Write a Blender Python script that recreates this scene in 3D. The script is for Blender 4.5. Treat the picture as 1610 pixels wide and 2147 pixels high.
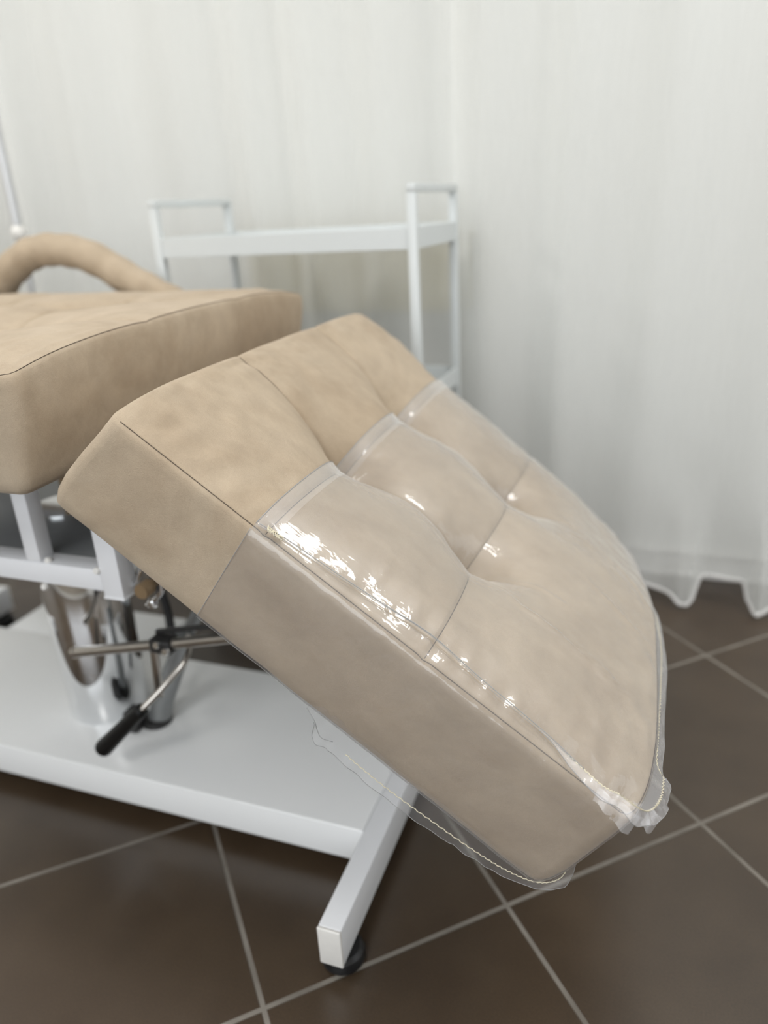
import bpy, bmesh, math, random
from mathutils import Vector, Matrix, noise

random.seed(7)
scene = bpy.context.scene
for o in list(bpy.data.objects):
    bpy.data.objects.remove(o, do_unlink=True)

# ------------------------------------------------------------------ camera
cam_d = bpy.data.cameras.new('camera')
cam = bpy.data.objects.new('camera', cam_d)
scene.collection.objects.link(cam)
F_PX = 1566.48
cam_d.sensor_fit = 'VERTICAL'
cam_d.sensor_height = 36.0
cam_d.lens = F_PX / 2147.0 * 36.0
pitch, roll, yaw = math.radians(22.1328), math.radians(-3.23493), math.radians(110.88206)
fw = Vector((math.cos(yaw) * math.cos(pitch), math.sin(yaw) * math.cos(pitch), -math.sin(pitch)))
r0 = Vector((math.sin(yaw), -math.cos(yaw), 0.0))
u0 = r0.cross(fw)
rt = r0 * math.cos(roll) + u0 * math.sin(roll)
up = -r0 * math.sin(roll) + u0 * math.cos(roll)
cam.matrix_world = Matrix(((rt.x, up.x, -fw.x, 0), (rt.y, up.y, -fw.y, 0), (rt.z, up.z, -fw.z, 0.871), (0, 0, 0, 1)))
cam_d.clip_start = 0.02
cam_d.dof.use_dof = True
cam_d.dof.focus_distance = 0.715
cam_d.dof.aperture_fstop = 2.3
scene.camera = cam

# ------------------------------------------------------------------ light, world, exposure
W = bpy.data.worlds.new('world')
scene.world = W
W.use_nodes = True
W.node_tree.nodes['Background'].inputs[0].default_value = (0.93, 0.96, 1.0, 1)
W.node_tree.nodes['Background'].inputs[1].default_value = 1.0
scene.view_settings.view_transform = 'Standard'
scene.view_settings.look = 'None'
scene.view_settings.gamma = 1.0
scene.view_settings.use_curve_mapping = False
scene.view_settings.exposure = 0.04

def area(name, loc, size, energy, color=(1, 1, 1), rot=(0, 0, 0), size_y=None):
    d = bpy.data.lights.new(name, 'AREA')
    d.energy = energy
    d.color = color
    d.size = size
    if size_y:
        d.shape = 'RECTANGLE'
        d.size_y = size_y
    o = bpy.data.objects.new(name, d)
    scene.collection.objects.link(o)
    o.location = loc
    o.rotation_euler = rot
    return o

CEIL = 2.62
LAMPS = [(1.05, 0.80, 1.1, 0.4, 25.0), (-1.25, 0.45, 0.6, 0.6, 9.0), (-0.45, -1.5, 0.6, 0.6, 15.0), (-2.6, 0.45, 0.6, 0.6, 20.0)]  # strip placed from the sheet's highlights; unseen square panels added for more light
for lx, ly, sx, sy, le in LAMPS:
    area('ceiling_panel_light', (lx, ly, CEIL - 0.045), sx - 0.04, le, (1.0, 0.985, 0.965), size_y=sy - 0.04)
# daylight of an unseen window inferred behind the photographer (window_1)
area('daylight_window', (-0.3, -2.34, 1.45), 2.6, 46.0, (0.90, 0.95, 1.0), (math.radians(90), 0, 0), 1.7)

# fill added for faces turned right, with a made-up window (added_side_window)
area('side_fill_light', (2.54, 0.65, 1.45), 1.4, 6.0, (0.92, 0.96, 1.0), (0, math.radians(90), 0), 1.3)

# ------------------------------------------------------------------ helpers
def link(o):
    scene.collection.objects.link(o)
    return o

def tag(o, label=None, cat=None, group=None, kind=None):
    if label: o['label'] = label
    if cat: o['category'] = cat
    if group: o['group'] = group
    if kind: o['kind'] = kind
    return o

def origin_of(o):
    v = Vector((0, 0, 0))
    while o is not None:
        v += o.location
        o = o.parent
    return v

def thing(name, label, cat, loc=(0, 0, 0), group=None):
    o = link(bpy.data.objects.new(name, None))
    o.empty_display_size = 0.05
    o.location = loc
    return tag(o, label, cat, group)

def obj(name, bm, mat, parent=None, smooth=True, label=None, angle=35):
    """Link a bmesh whose vertices are in world space as one mesh object."""
    if parent is not None:
        off = origin_of(parent)
        bmesh.ops.translate(bm, verts=bm.verts, vec=-off)
    bmesh.ops.recalc_face_normals(bm, faces=bm.faces)
    me = bpy.data.meshes.new(name)
    bm.to_mesh(me)
    bm.free()
    for m in (mat if isinstance(mat, (list, tuple)) else [mat]):
        me.materials.append(m)
    if smooth:
        for p in me.polygons:
            p.use_smooth = True
        try:
            me.set_sharp_from_angle(angle=math.radians(angle))
        except Exception:
            pass
    o = link(bpy.data.objects.new(name, me))
    if parent is not None:
        o.parent = parent
    if label: o['label'] = label
    return o

def box(bm, lo, hi, bev=0.0, mtx=None, seg=2):
    t = bmesh.new()
    bmesh.ops.create_cube(t, size=1.0)
    lo, hi = Vector(lo), Vector(hi)
    for v in t.verts:
        v.co = Vector((lo[i] + (v.co[i] + 0.5) * (hi[i] - lo[i]) for i in range(3)))
    if bev > 0:
        bmesh.ops.bevel(t, geom=t.edges[:], offset=bev, segments=seg, affect='EDGES', profile=0.5)
    if mtx is not None:
        bmesh.ops.transform(t, matrix=mtx, verts=t.verts)
    merge(bm, t)

def merge(bm, t):
    me = bpy.data.meshes.new('tmp')
    t.to_mesh(me)
    t.free()
    bm.from_mesh(me)
    bpy.data.meshes.remove(me)

def frame_from(d):
    d = d.normalized()
    a = Vector((0, 0, 1)) if abs(d.z) < 0.9 else Vector((1, 0, 0))
    x = a.cross(d).normalized()
    y = d.cross(x)
    return x, y

def bar(bm, a, b, w, h, bev=0.002):
    """rectangular bar from a to b, w across (horizontal), h the other way"""
    a, b = Vector(a), Vector(b)
    d = (b - a)
    x, y = frame_from(d)
    m = Matrix.Translation(a) @ Matrix((x, y, d.normalized())).transposed().to_4x4()
    box(bm, (-w / 2, -h / 2, 0), (w / 2, h / 2, d.length), bev, m)

def tube(bm, pts, rad, seg=16, cap=True, closed=False):
    pts = [Vector(p) for p in pts]
    n = len(pts)
    rads = rad if isinstance(rad, (list, tuple)) else [rad] * n
    rings = []
    x = y = None
    for i, p in enumerate(pts):
        if closed:
            d = pts[(i + 1) % n] - pts[i - 1]
        else:
            d = pts[min(i + 1, n - 1)] - pts[max(i - 1, 0)]
        d.normalize()
        if x is None:
            x, y = frame_from(d)
        else:
            x = (x - d * x.dot(d)).normalized()
            y = d.cross(x)
        ring = [bm.verts.new(p + (x * math.cos(2 * math.pi * k / seg) + y * math.sin(2 * math.pi * k / seg)) * rads[i]) for k in range(seg)]
        rings.append(ring)
    rr = list(zip(rings, rings[1:]))
    if closed:
        rr.append((rings[-1], rings[0]))
    for a, b in rr:
        for k in range(seg):
            bm.faces.new((a[k], a[(k + 1) % seg], b[(k + 1) % seg], b[k]))
    if cap and not closed:
        bm.faces.new(rings[0][::-1])
        bm.faces.new(rings[-1])

def lathe(bm, prof, center, axis=Vector((0, 0, 1)), seg=48):
    """prof: list of (radius, height along axis)"""
    center = Vector(center)
    x, y = frame_from(Vector(axis))
    ax = Vector(axis).normalized()
    prev = None
    for rr, h in prof:
        if rr < 1e-6:
            ring = [bm.verts.new(center + ax * h)]
        else:
            ring = [bm.verts.new(center + ax * h + (x * math.cos(2 * math.pi * k / seg) + y * math.sin(2 * math.pi * k / seg)) * rr) for k in range(seg)]
        if prev is not None:
            for k in range(seg):
                k2 = (k + 1) % seg
                if len(prev) == 1 and len(ring) > 1:
                    bm.faces.new((prev[0], ring[k], ring[k2]))
                elif len(ring) == 1 and len(prev) > 1:
                    bm.faces.new((prev[k], prev[k2], ring[0]))
                elif len(ring) > 1:
                    bm.faces.new((prev[k], prev[k2], ring[k2], ring[k]))
        prev = ring

def bez(pts, n=12):
    """Catmull-Rom through the points"""
    P = [Vector(p) for p in pts]
    out = []
    for i in range(len(P) - 1):
        p0, p1, p2, p3 = P[max(i - 1, 0)], P[i], P[i + 1], P[min(i + 2, len(P) - 1)]
        for k in range(n):
            t = k / n
            out.append(0.5 * ((2 * p1) + (p2 - p0) * t + (2 * p0 - 5 * p1 + 4 * p2 - p3) * t * t + (3 * p1 - p0 - 3 * p2 + p3) * t ** 3))
    out.append(P[-1])
    return out

def interp(x, tab):
    if x <= tab[0][0]: return tab[0][1]
    for (a, va), (b, vb) in zip(tab, tab[1:]):
        if x <= b:
            t = (x - a) / (b - a)
            t = t * t * (3 - 2 * t)
            return va + (vb - va) * t
    return tab[-1][1]

def sstep(a, b, x):
    t = max(0.0, min(1.0, (x - a) / (b - a)))
    return t * t * (3 - 2 * t)

# ------------------------------------------------------------------ materials
def mat(name):
    m = bpy.data.materials.new(name)
    m.use_nodes = True
    nt = m.node_tree
    for n in list(nt.nodes):
        nt.nodes.remove(n)
    out = nt.nodes.new('ShaderNodeOutputMaterial')
    return m, nt, out

def N(nt, typ, **kw):
    n = nt.nodes.new(typ)
    for k, v in kw.items():
        if k.startswith('i_'):
            key = k[2:]
            key = int(key) if key.isdigit() else key.replace('_', ' ')
            n.inputs[key].default_value = v
        else:
            setattr(n, k, v)
    return n

def simple(name, col, rough=0.5, metal=0.0, noise_amt=0.03, noise_scale=40.0, bump=0.0, bump_scale=300.0, spec=0.5, coat=0.0):
    m, nt, out = mat(name)
    b = N(nt, 'ShaderNodeBsdfPrincipled')
    b.inputs['Roughness'].default_value = rough
    b.inputs['Metallic'].default_value = metal
    b.inputs['Specular IOR Level'].default_value = spec
    b.inputs['Coat Weight'].default_value = coat
    tc = N(nt, 'ShaderNodeTexCoord')
    no = N(nt, 'ShaderNodeTexNoise')
    no.inputs['Scale'].default_value = noise_scale
    no.inputs['Detail'].default_value = 4
    nt.links.new(tc.outputs['Object'], no.inputs['Vector'])
    mr = N(nt, 'ShaderNodeMapRange')
    mr.inputs['To Min'].default_value = 1 - noise_amt
    mr.inputs['To Max'].default_value = 1 + noise_amt
    nt.links.new(no.outputs['Fac'], mr.inputs['Value'])
    mx = N(nt, 'ShaderNodeVectorMath', operation='SCALE')
    mx.inputs[0].default_value = col
    nt.links.new(mr.outputs[0], mx.inputs['Scale'])
    nt.links.new(mx.outputs[0], b.inputs['Base Color'])
    if bump > 0:
        n2 = N(nt, 'ShaderNodeTexNoise')
        n2.inputs['Scale'].default_value = bump_scale
        nt.links.new(tc.outputs['Object'], n2.inputs['Vector'])
        bp = N(nt, 'ShaderNodeBump')
        bp.inputs['Strength'].default_value = bump
        bp.inputs['Distance'].default_value = 0.001
        nt.links.new(n2.outputs['Fac'], bp.inputs['Height'])
        nt.links.new(bp.outputs[0], b.inputs['Normal'])
    nt.links.new(b.outputs[0], out.inputs['Surface'])
    return m

M = {}
M['paint'] = simple('white_powder_coated_steel', (0.84, 0.85, 0.87), 0.32, 0, 0.015, 25, 0.08, 700)
M['base_paint'] = simple('white_gloss_base_steel', (0.90, 0.91, 0.91), 0.2, 0, 0.015, 12, 0.05, 60)
M['endcap'] = simple('ivory_plastic_end_cap', (0.78, 0.765, 0.73), 0.45, 0, 0.05, 90, 0.1, 200)
M['trolley'] = simple('white_trolley_steel', (0.62, 0.65, 0.65), 0.4, 0, 0.01, 20)
M['rubber'] = simple('black_rubber', (0.008, 0.008, 0.009), 0.4, 0, 0.1, 60, 0.1, 200)
M['grip'] = simple('black_ribbed_grip', (0.004, 0.004, 0.004), 0.45, 0, 0.1, 60, 0.3, 900, 0.35)
M['chrome'] = simple('polished_chrome', (0.80, 0.81, 0.82), 0.06, 1.0, 0.01, 10)
M['pole'] = simple('satin_grey_metal', (0.62, 0.63, 0.64), 0.42, 0.6, 0.02, 40)
M['steel'] = simple('brushed_steel', (0.50, 0.47, 0.43), 0.28, 1.0, 0.08, 80)
M['brass'] = simple('brown_zinc_bolt', (0.30, 0.21, 0.12), 0.45, 0.4, 0.15, 120)
M['dark_steel'] = simple('dark_painted_steel', (0.035, 0.034, 0.034), 0.4, 0.3, 0.1, 60)
M['grey_steel'] = simple('grey_pump_housing', (0.28, 0.29, 0.29), 0.35, 0.5, 0.08, 50)
M['board'] = simple('grey_underboard', (0.55, 0.56, 0.60), 0.6, 0, 0.05, 40)
M['skirt'] = simple('white_baseboard_gloss', (0.80, 0.79, 0.77), 0.35, 0, 0.02, 20)
M['ceiling'] = simple('white_ceiling', (0.82, 0.82, 0.80), 0.8, 0, 0.02, 20, 0.1, 80)
M['wall'] = simple('warm_white_plaster', (0.76, 0.76, 0.74), 0.75, 0, 0.03, 14, 0.15, 160)
M['wall_tan'] = simple('tan_plaster', (0.36, 0.32, 0.27), 0.8, 0, 0.03, 14, 0.15, 160)
M['wall_white'] = simple('off_white_plaster', (0.74, 0.73, 0.70), 0.75, 0, 0.03, 14, 0.15, 160)
M['thread'] = simple('cream_stitching_thread', (0.72, 0.66, 0.50), 0.7, 0, 0.2, 600)
M['dark_thread'] = simple('dark_brown_seam_thread', (0.075, 0.055, 0.04), 0.8, 0, 0.3, 900)

# microfibre suede
def suede(name, base, dark, light):
    m, nt, out = mat(name)
    L = nt.links.new
    tc = N(nt, 'ShaderNodeTexCoord')
    big = N(nt, 'ShaderNodeTexNoise'); big.inputs['Scale'].default_value = 7.0; big.inputs['Detail'].default_value = 5; big.inputs['Distortion'].default_value = 1.2
    L(tc.outputs['Object'], big.inputs['Vector'])
    rmp = N(nt, 'ShaderNodeValToRGB')
    rmp.color_ramp.elements[0].position = 0.33; rmp.color_ramp.elements[0].color = (*dark, 1)
    rmp.color_ramp.elements[1].position = 0.68; rmp.color_ramp.elements[1].color = (*light, 1)
    e = rmp.color_ramp.elements.new(0.5); e.color = (*base, 1)
    L(big.outputs['Fac'], rmp.inputs['Fac'])
    # brushed marks in the pile
    mp = N(nt, 'ShaderNodeMapping'); mp.inputs['Scale'].default_value = (22, 40, 34); mp.inputs['Rotation'].default_value = (0.5, 0.6, 0.9)
    L(tc.outputs['Object'], mp.inputs['Vector'])
    br = N(nt, 'ShaderNodeTexNoise'); br.inputs['Scale'].default_value = 1.0; br.inputs['Detail'].default_value = 6; br.inputs['Roughness'].default_value = 0.65
    L(mp.outputs[0], br.inputs['Vector'])
    mr = N(nt, 'ShaderNodeMapRange'); mr.inputs['From Min'].default_value = 0.3; mr.inputs['From Max'].default_value = 0.7
    mr.inputs['To Min'].default_value = 0.91; mr.inputs['To Max'].default_value = 1.06
    L(br.outputs['Fac'], mr.inputs['Value'])
    fine = N(nt, 'ShaderNodeTexNoise'); fine.inputs['Scale'].default_value = 1100; fine.inputs['Detail'].default_value = 2
    L(tc.outputs['Object'], fine.inputs['Vector'])
    mf = N(nt, 'ShaderNodeMapRange'); mf.inputs['To Min'].default_value = 0.86; mf.inputs['To Max'].default_value = 1.14
    L(fine.outputs['Fac'], mf.inputs['Value'])
    mul = N(nt, 'ShaderNodeMath', operation='MULTIPLY'); L(mr.outputs[0], mul.inputs[0]); L(mf.outputs[0], mul.inputs[1])
    sc = N(nt, 'ShaderNodeVectorMath', operation='SCALE'); L(rmp.outputs['Color'], sc.inputs[0]); L(mul.outputs[0], sc.inputs['Scale'])
    b = N(nt, 'ShaderNodeBsdfPrincipled')
    b.inputs['Roughness'].default_value = 0.95
    b.inputs['Specular IOR Level'].default_value = 0.15
    b.inputs['Sheen Weight'].default_value = 0.18
    b.inputs['Sheen Roughness'].default_value = 0.45
    b.inputs['Sheen Tint'].default_value = (1.0, 0.92, 0.82, 1)
    L(sc.outputs[0], b.inputs['Base Color'])
    # crumpled cloth + pile relief
    cr = N(nt, 'ShaderNodeTexNoise'); cr.inputs['Scale'].default_value = 38; cr.inputs['Detail'].default_value = 5; cr.inputs['Distortion'].default_value = 0.6
    L(tc.outputs['Object'], cr.inputs['Vector'])
    b1 = N(nt, 'ShaderNodeBump'); b1.inputs['Strength'].default_value = 0.24; b1.inputs['Distance'].default_value = 0.004
    L(cr.outputs['Fac'], b1.inputs['Height'])
    b2 = N(nt, 'ShaderNodeBump'); b2.inputs['Strength'].default_value = 0.35; b2.inputs['Distance'].default_value = 0.0012
    L(fine.outputs['Fac'], b2.inputs['Height']); L(b1.outputs[0], b2.inputs['Normal'])
    L(b2.outputs[0], b.inputs['Normal'])
    L(b.outputs[0], out.inputs['Surface'])
    return m
M['suede'] = suede('beige_microsuede', (0.425, 0.343, 0.250), (0.378, 0.298, 0.212), (0.462, 0.378, 0.282))

# clear PVC sheet
def vinyl(name, haze, tint, rough, bumpk, ior=1.8, sharp=0.25):
    m, nt, out = mat(name)
    L = nt.links.new
    tc = N(nt, 'ShaderNodeTexCoord')
    n1 = N(nt, 'ShaderNodeTexNoise'); n1.inputs['Scale'].default_value = 26; n1.inputs['Detail'].default_value = 3; n1.inputs['Distortion'].default_value = 0.8
    L(tc.outputs['Object'], n1.inputs['Vector'])
    mp = N(nt, 'ShaderNodeMapping'); mp.inputs['Scale'].default_value = (60, 260, 60); mp.inputs['Rotation'].default_value = (0, 0, 0.35)
    L(tc.outputs['Object'], mp.inputs['Vector'])
    n2 = N(nt, 'ShaderNodeTexNoise'); n2.inputs['Scale'].default_value = 1.0; n2.inputs['Detail'].default_value = 2
    L(mp.outputs[0], n2.inputs['Vector'])
    b1 = N(nt, 'ShaderNodeBump'); b1.inputs['Strength'].default_value = 0.42 * bumpk; b1.inputs['Distance'].default_value = 0.004
    L(n1.outputs['Fac'], b1.inputs['Height'])
    b2 = N(nt, 'ShaderNodeBump'); b2.inputs['Strength'].default_value = 0.2 * bumpk; b2.inputs['Distance'].default_value = 0.001
    L(n2.outputs['Fac'], b2.inputs['Height']); L(b1.outputs[0], b2.inputs['Normal'])
    # clear sheet: light passes (tinted), a little haze and the mirror-like reflection of two surfaces come on top
    tr = N(nt, 'ShaderNodeBsdfTransparent'); tr.inputs['Color'].default_value = (*tint, 1)
    df = N(nt, 'ShaderNodeBsdfDiffuse'); df.inputs['Color'].default_value = (haze, haze, haze * 1.03, 1)
    L(b1.outputs[0], df.inputs['Normal'])
    geo = N(nt, 'ShaderNodeNewGeometry')
    io = N(nt, 'ShaderNodeMix', data_type='FLOAT')     # same reflectance from either side of the thin sheet
    io.inputs[2].default_value = ior; io.inputs[3].default_value = 1.0 / ior
    L(geo.outputs['Backfacing'], io.inputs['Factor'])
    fr = N(nt, 'ShaderNodeFresnel'); L(io.outputs[0], fr.inputs['IOR'])
    L(b2.outputs[0], fr.inputs['Normal'])
    def lobe(r):
        g = N(nt, 'ShaderNodeBsdfGlossy'); g.inputs['Roughness'].default_value = r
        g.inputs['Color'].default_value = (1, 1, 1, 1)
        L(b2.outputs[0], g.inputs['Normal'])
        return g
    g1, g2 = lobe(rough), lobe(0.04)
    gm = N(nt, 'ShaderNodeMixShader'); gm.inputs[0].default_value = sharp
    L(g1.outputs[0], gm.inputs[1]); L(g2.outputs[0], gm.inputs[2])
    ad = N(nt, 'ShaderNodeAddShader'); L(tr.outputs[0], ad.inputs[0]); L(df.outputs[0], ad.inputs[1])
    mg = N(nt, 'ShaderNodeMixShader')
    L(fr.outputs[0], mg.inputs[0]); L(ad.outputs[0], mg.inputs[1]); L(gm.outputs[0], mg.inputs[2])
    L(mg.outputs[0], out.inputs['Surface'])
    return m
M['vinyl'] = vinyl('clear_pvc_sheet', 0.06, (0.86, 0.855, 0.845), 0.45, 0.9, 1.85, 0.32)
M['vinyl_edge'] = vinyl('clear_pvc_doubled_edge', 0.05, (0.95, 0.95, 0.95), 0.5, 1.0, 1.5, 0.03)
M['vinyl_flange_lit'] = vinyl('clear_pvc_flange_lit', 0.18, (0.90, 0.90, 0.90), 0.4, 1.0, 1.6, 0.2)  # extra haze stands in for light reflected by the upper flange
M['vinyl_rim'] = simple('cut_pvc_rim', (0.32, 0.32, 0.32), 0.25, 0, 0.15, 200)

# sheer curtain
def sheer(name, dens, dens_g, colw):
    m, nt, out = mat(name)
    L = nt.links.new
    tc = N(nt, 'ShaderNodeTexCoord')
    mp = N(nt, 'ShaderNodeMapping'); mp.inputs['Scale'].default_value = (900, 900, 12)
    L(tc.outputs['Object'], mp.inputs['Vector'])
    no = N(nt, 'ShaderNodeTexNoise'); no.inputs['Scale'].default_value = 1.0; no.inputs['Detail'].default_value = 2
    L(mp.outputs[0], no.inputs['Vector'])
    lw = N(nt, 'ShaderNodeLayerWeight'); lw.inputs['Blend'].default_value = 0.35
    mr = N(nt, 'ShaderNodeMapRange'); mr.inputs['To Min'].default_value = dens; mr.inputs['To Max'].default_value = dens_g
    L(lw.outputs['Facing'], mr.inputs['Value'])
    ad = N(nt, 'ShaderNodeMath', operation='MULTIPLY_ADD'); ad.inputs[1].default_value = 0.12; 
    L(no.outputs['Fac'], ad.inputs[0]); L(mr.outputs[0], ad.inputs[2])
    sb = N(nt, 'ShaderNodeMath', operation='SUBTRACT'); sb.inputs[1].default_value = 0.06; sb.use_clamp = True
    L(ad.outputs[0], sb.inputs[0])
    tr = N(nt, 'ShaderNodeBsdfTransparent')
    df = N(nt, 'ShaderNodeBsdfDiffuse'); df.inputs['Color'].default_value = (*colw, 1)
    tl = N(nt, 'ShaderNodeBsdfTranslucent'); tl.inputs['Color'].default_value = (*colw, 1)
    md = N(nt, 'ShaderNodeMixShader'); md.inputs[0].default_value = 0.42
    L(df.outputs[0], md.inputs[1]); L(tl.outputs[0], md.inputs[2])
    mx = N(nt, 'ShaderNodeMixShader')
    L(sb.outputs[0], mx.inputs[0]); L(tr.outputs[0], mx.inputs[1]); L(md.outputs[0], mx.inputs[2])
    L(mx.outputs[0], out.inputs['Surface'])
    return m
M['sheer'] = sheer('white_voile', 0.60, 0.97, (0.91, 0.92, 0.90))
M['hem'] = sheer('white_voile_folded_hem', 0.88, 0.99, (0.90, 0.89, 0.88))

# tiles: grid square to the photo's joints, laid at 42.25 degrees to the couch
TILE, GROUT = 0.333, 0.0058
def floor_mat():
    m, nt, out = mat('brown_porcelain_tiles')
    L = nt.links.new
    tc = N(nt, 'ShaderNodeTexCoord')
    sub = N(nt, 'ShaderNodeVectorMath', operation='SUBTRACT'); sub.inputs[1].default_value = (-0.379, 0.4996, 0)
    L(tc.outputs['Object'], sub.inputs[0])
    rot = N(nt, 'ShaderNodeVectorRotate', rotation_type='Z_AXIS'); rot.inputs['Angle'].default_value = -math.radians(42.25)
    L(sub.outputs[0], rot.inputs['Vector'])
    sep = N(nt, 'ShaderNodeSeparateXYZ'); L(rot.outputs[0], sep.inputs[0])
    masks, cells = [], []
    for ax in (0, 1):
        dv = N(nt, 'ShaderNodeMath', operation='DIVIDE'); dv.inputs[1].default_value = TILE
        L(sep.outputs[ax], dv.inputs[0])
        ad = N(nt, 'ShaderNodeMath', operation='ADD'); ad.inputs[1].default_value = 0.5
        L(dv.outputs[0], ad.inputs[0])
        fr = N(nt, 'ShaderNodeMath', operation='FRACT'); L(ad.outputs[0], fr.inputs[0])
        s2 = N(nt, 'ShaderNodeMath', operation='SUBTRACT'); s2.inputs[1].default_value = 0.5; L(fr.outputs[0], s2.inputs[0])
        ab = N(nt, 'ShaderNodeMath', operation='ABSOLUTE'); L(s2.outputs[0], ab.inputs[0])
        mr = N(nt, 'ShaderNodeMapRange', interpolation_type='SMOOTHSTEP')
        mr.inputs['From Min'].default_value = GROUT / 2 / TILE * 0.75
        mr.inputs['From Max'].default_value = GROUT / 2 / TILE * 1.35
        L(ab.outputs[0], mr.inputs['Value'])
        masks.append(mr)
        fl = N(nt, 'ShaderNodeMath', operation='FLOOR'); L(dv.outputs[0], fl.inputs[0]); cells.append(fl)
    mn = N(nt, 'ShaderNodeMath', operation='MINIMUM'); L(masks[0].outputs[0], mn.inputs[0]); L(masks[1].outputs[0], mn.inputs[1])
    cm = N(nt, 'ShaderNodeCombineXYZ'); L(cells[0].outputs[0], cm.inputs[0]); L(cells[1].outputs[0], cm.inputs[1])
    wn = N(nt, 'ShaderNodeTexWhiteNoise', noise_dimensions='3D'); L(cm.outputs[0], wn.inputs['Vector'])
    n1 = N(nt, 'ShaderNodeTexNoise'); n1.inputs['Scale'].default_value = 9; n1.inputs['Detail'].default_value = 6
    L(tc.outputs['Object'], n1.inputs['Vector'])
    n2 = N(nt, 'ShaderNodeTexNoise'); n2.inputs['Scale'].default_value = 420; n2.inputs['Detail'].default_value = 3
    L(tc.outputs['Object'], n2.inputs['Vector'])
    r1 = N(nt, 'ShaderNodeValToRGB')
    r1.color_ramp.elements[0].position = 0.3; r1.color_ramp.elements[0].color = (0.048, 0.031, 0.018, 1)
    r1.color_ramp.elements[1].position = 0.7; r1.color_ramp.elements[1].color = (0.068, 0.046, 0.028, 1)
    L(n1.outputs['Fac'], r1.inputs['Fac'])
    m2 = N(nt, 'ShaderNodeMapRange'); m2.inputs['To Min'].default_value = 0.6; m2.inputs['To Max'].default_value = 1.4
    L(n2.outputs['Fac'], m2.inputs['Value'])
    m3 = N(nt, 'ShaderNodeMapRange'); m3.inputs['To Min'].default_value = 0.95; m3.inputs['To Max'].default_value = 1.05
    L(wn.outputs['Value'], m3.inputs['Value'])
    mm = N(nt, 'ShaderNodeMath', operation='MULTIPLY'); L(m2.outputs[0], mm.inputs[0]); L(m3.outputs[0], mm.inputs[1])
    sc = N(nt, 'ShaderNodeVectorMath', operation='SCALE'); L(r1.outputs['Color'], sc.inputs[0]); L(mm.outputs[0], sc.inputs['Scale'])
    n3 = N(nt, 'ShaderNodeTexNoise'); n3.inputs['Scale'].default_value = 14; n3.inputs['Detail'].default_value = 3
    L(tc.outputs['Object'], n3.inputs['Vector'])
    r3 = N(nt, 'ShaderNodeValToRGB')
    r3.color_ramp.elements[0].position = 0.3; r3.color_ramp.elements[0].color = (0.13, 0.115, 0.095, 1)
    r3.color_ramp.elements[1].position = 0.65; r3.color_ramp.elements[1].color = (0.22, 0.20, 0.17, 1)
    L(n3.outputs['Fac'], r3.inputs['Fac'])
    mx = N(nt, 'ShaderNodeMix', data_type='RGBA')
    L(mn.outputs[0], mx.inputs['Factor']); L(r3.outputs['Color'], mx.inputs[6]); L(sc.outputs[0], mx.inputs[7])
    b = N(nt, 'ShaderNodeBsdfPrincipled')
    L(mx.outputs[2], b.inputs['Base Color'])
    mr = N(nt, 'ShaderNodeMapRange'); mr.inputs['To Min'].default_value = 0.85; mr.inputs['To Max'].default_value = 0.30
    L(mn.outputs[0], mr.inputs['Value']); L(mr.outputs[0], b.inputs['Roughness'])
    b.inputs['Specular IOR Level'].default_value = 0.7
    bp = N(nt, 'ShaderNodeBump'); bp.inputs['Strength'].default_value = 0.6; bp.inputs['Distance'].default_value = 0.0015
    L(mn.outputs[0], bp.inputs['Height'])
    bq = N(nt, 'ShaderNodeBump'); bq.inputs['Strength'].default_value = 0.12; bq.inputs['Distance'].default_value = 0.001
    L(n2.outputs['Fac'], bq.inputs['Height']); L(bp.outputs[0], bq.inputs['Normal'])
    L(bq.outputs[0], b.inputs['Normal'])
    L(b.outputs[0], out.inputs['Surface'])
    return m
M['floor'] = floor_mat()

def glass_mat():
    m, nt, out = mat('window_glass')
    tr = N(nt, 'ShaderNodeBsdfTransparent'); gl = N(nt, 'ShaderNodeBsdfGlossy'); gl.inputs['Roughness'].default_value = 0.0
    fr = N(nt, 'ShaderNodeFresnel'); fr.inputs['IOR'].default_value = 1.45
    mx = N(nt, 'ShaderNodeMixShader')
    nt.links.new(fr.outputs[0], mx.inputs[0]); nt.links.new(tr.outputs[0], mx.inputs[1]); nt.links.new(gl.outputs[0], mx.inputs[2])
    nt.links.new(mx.outputs[0], out.inputs['Surface'])
    return m
M['glass'] = glass_mat()

def emit_mat(name, col, s):
    m, nt, out = mat(name)
    e = N(nt, 'ShaderNodeEmission'); e.inputs[0].default_value = (*col, 1); e.inputs[1].default_value = s
    nt.links.new(e.outputs[0], out.inputs['Surface'])
    return m
M['led'] = emit_mat('led_diffuser', (1.0, 0.98, 0.95), 5.0)

# ------------------------------------------------------------------ room shell
XL, XR, YF, YB = -3.3, 2.6, -2.4, 1.78


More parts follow.
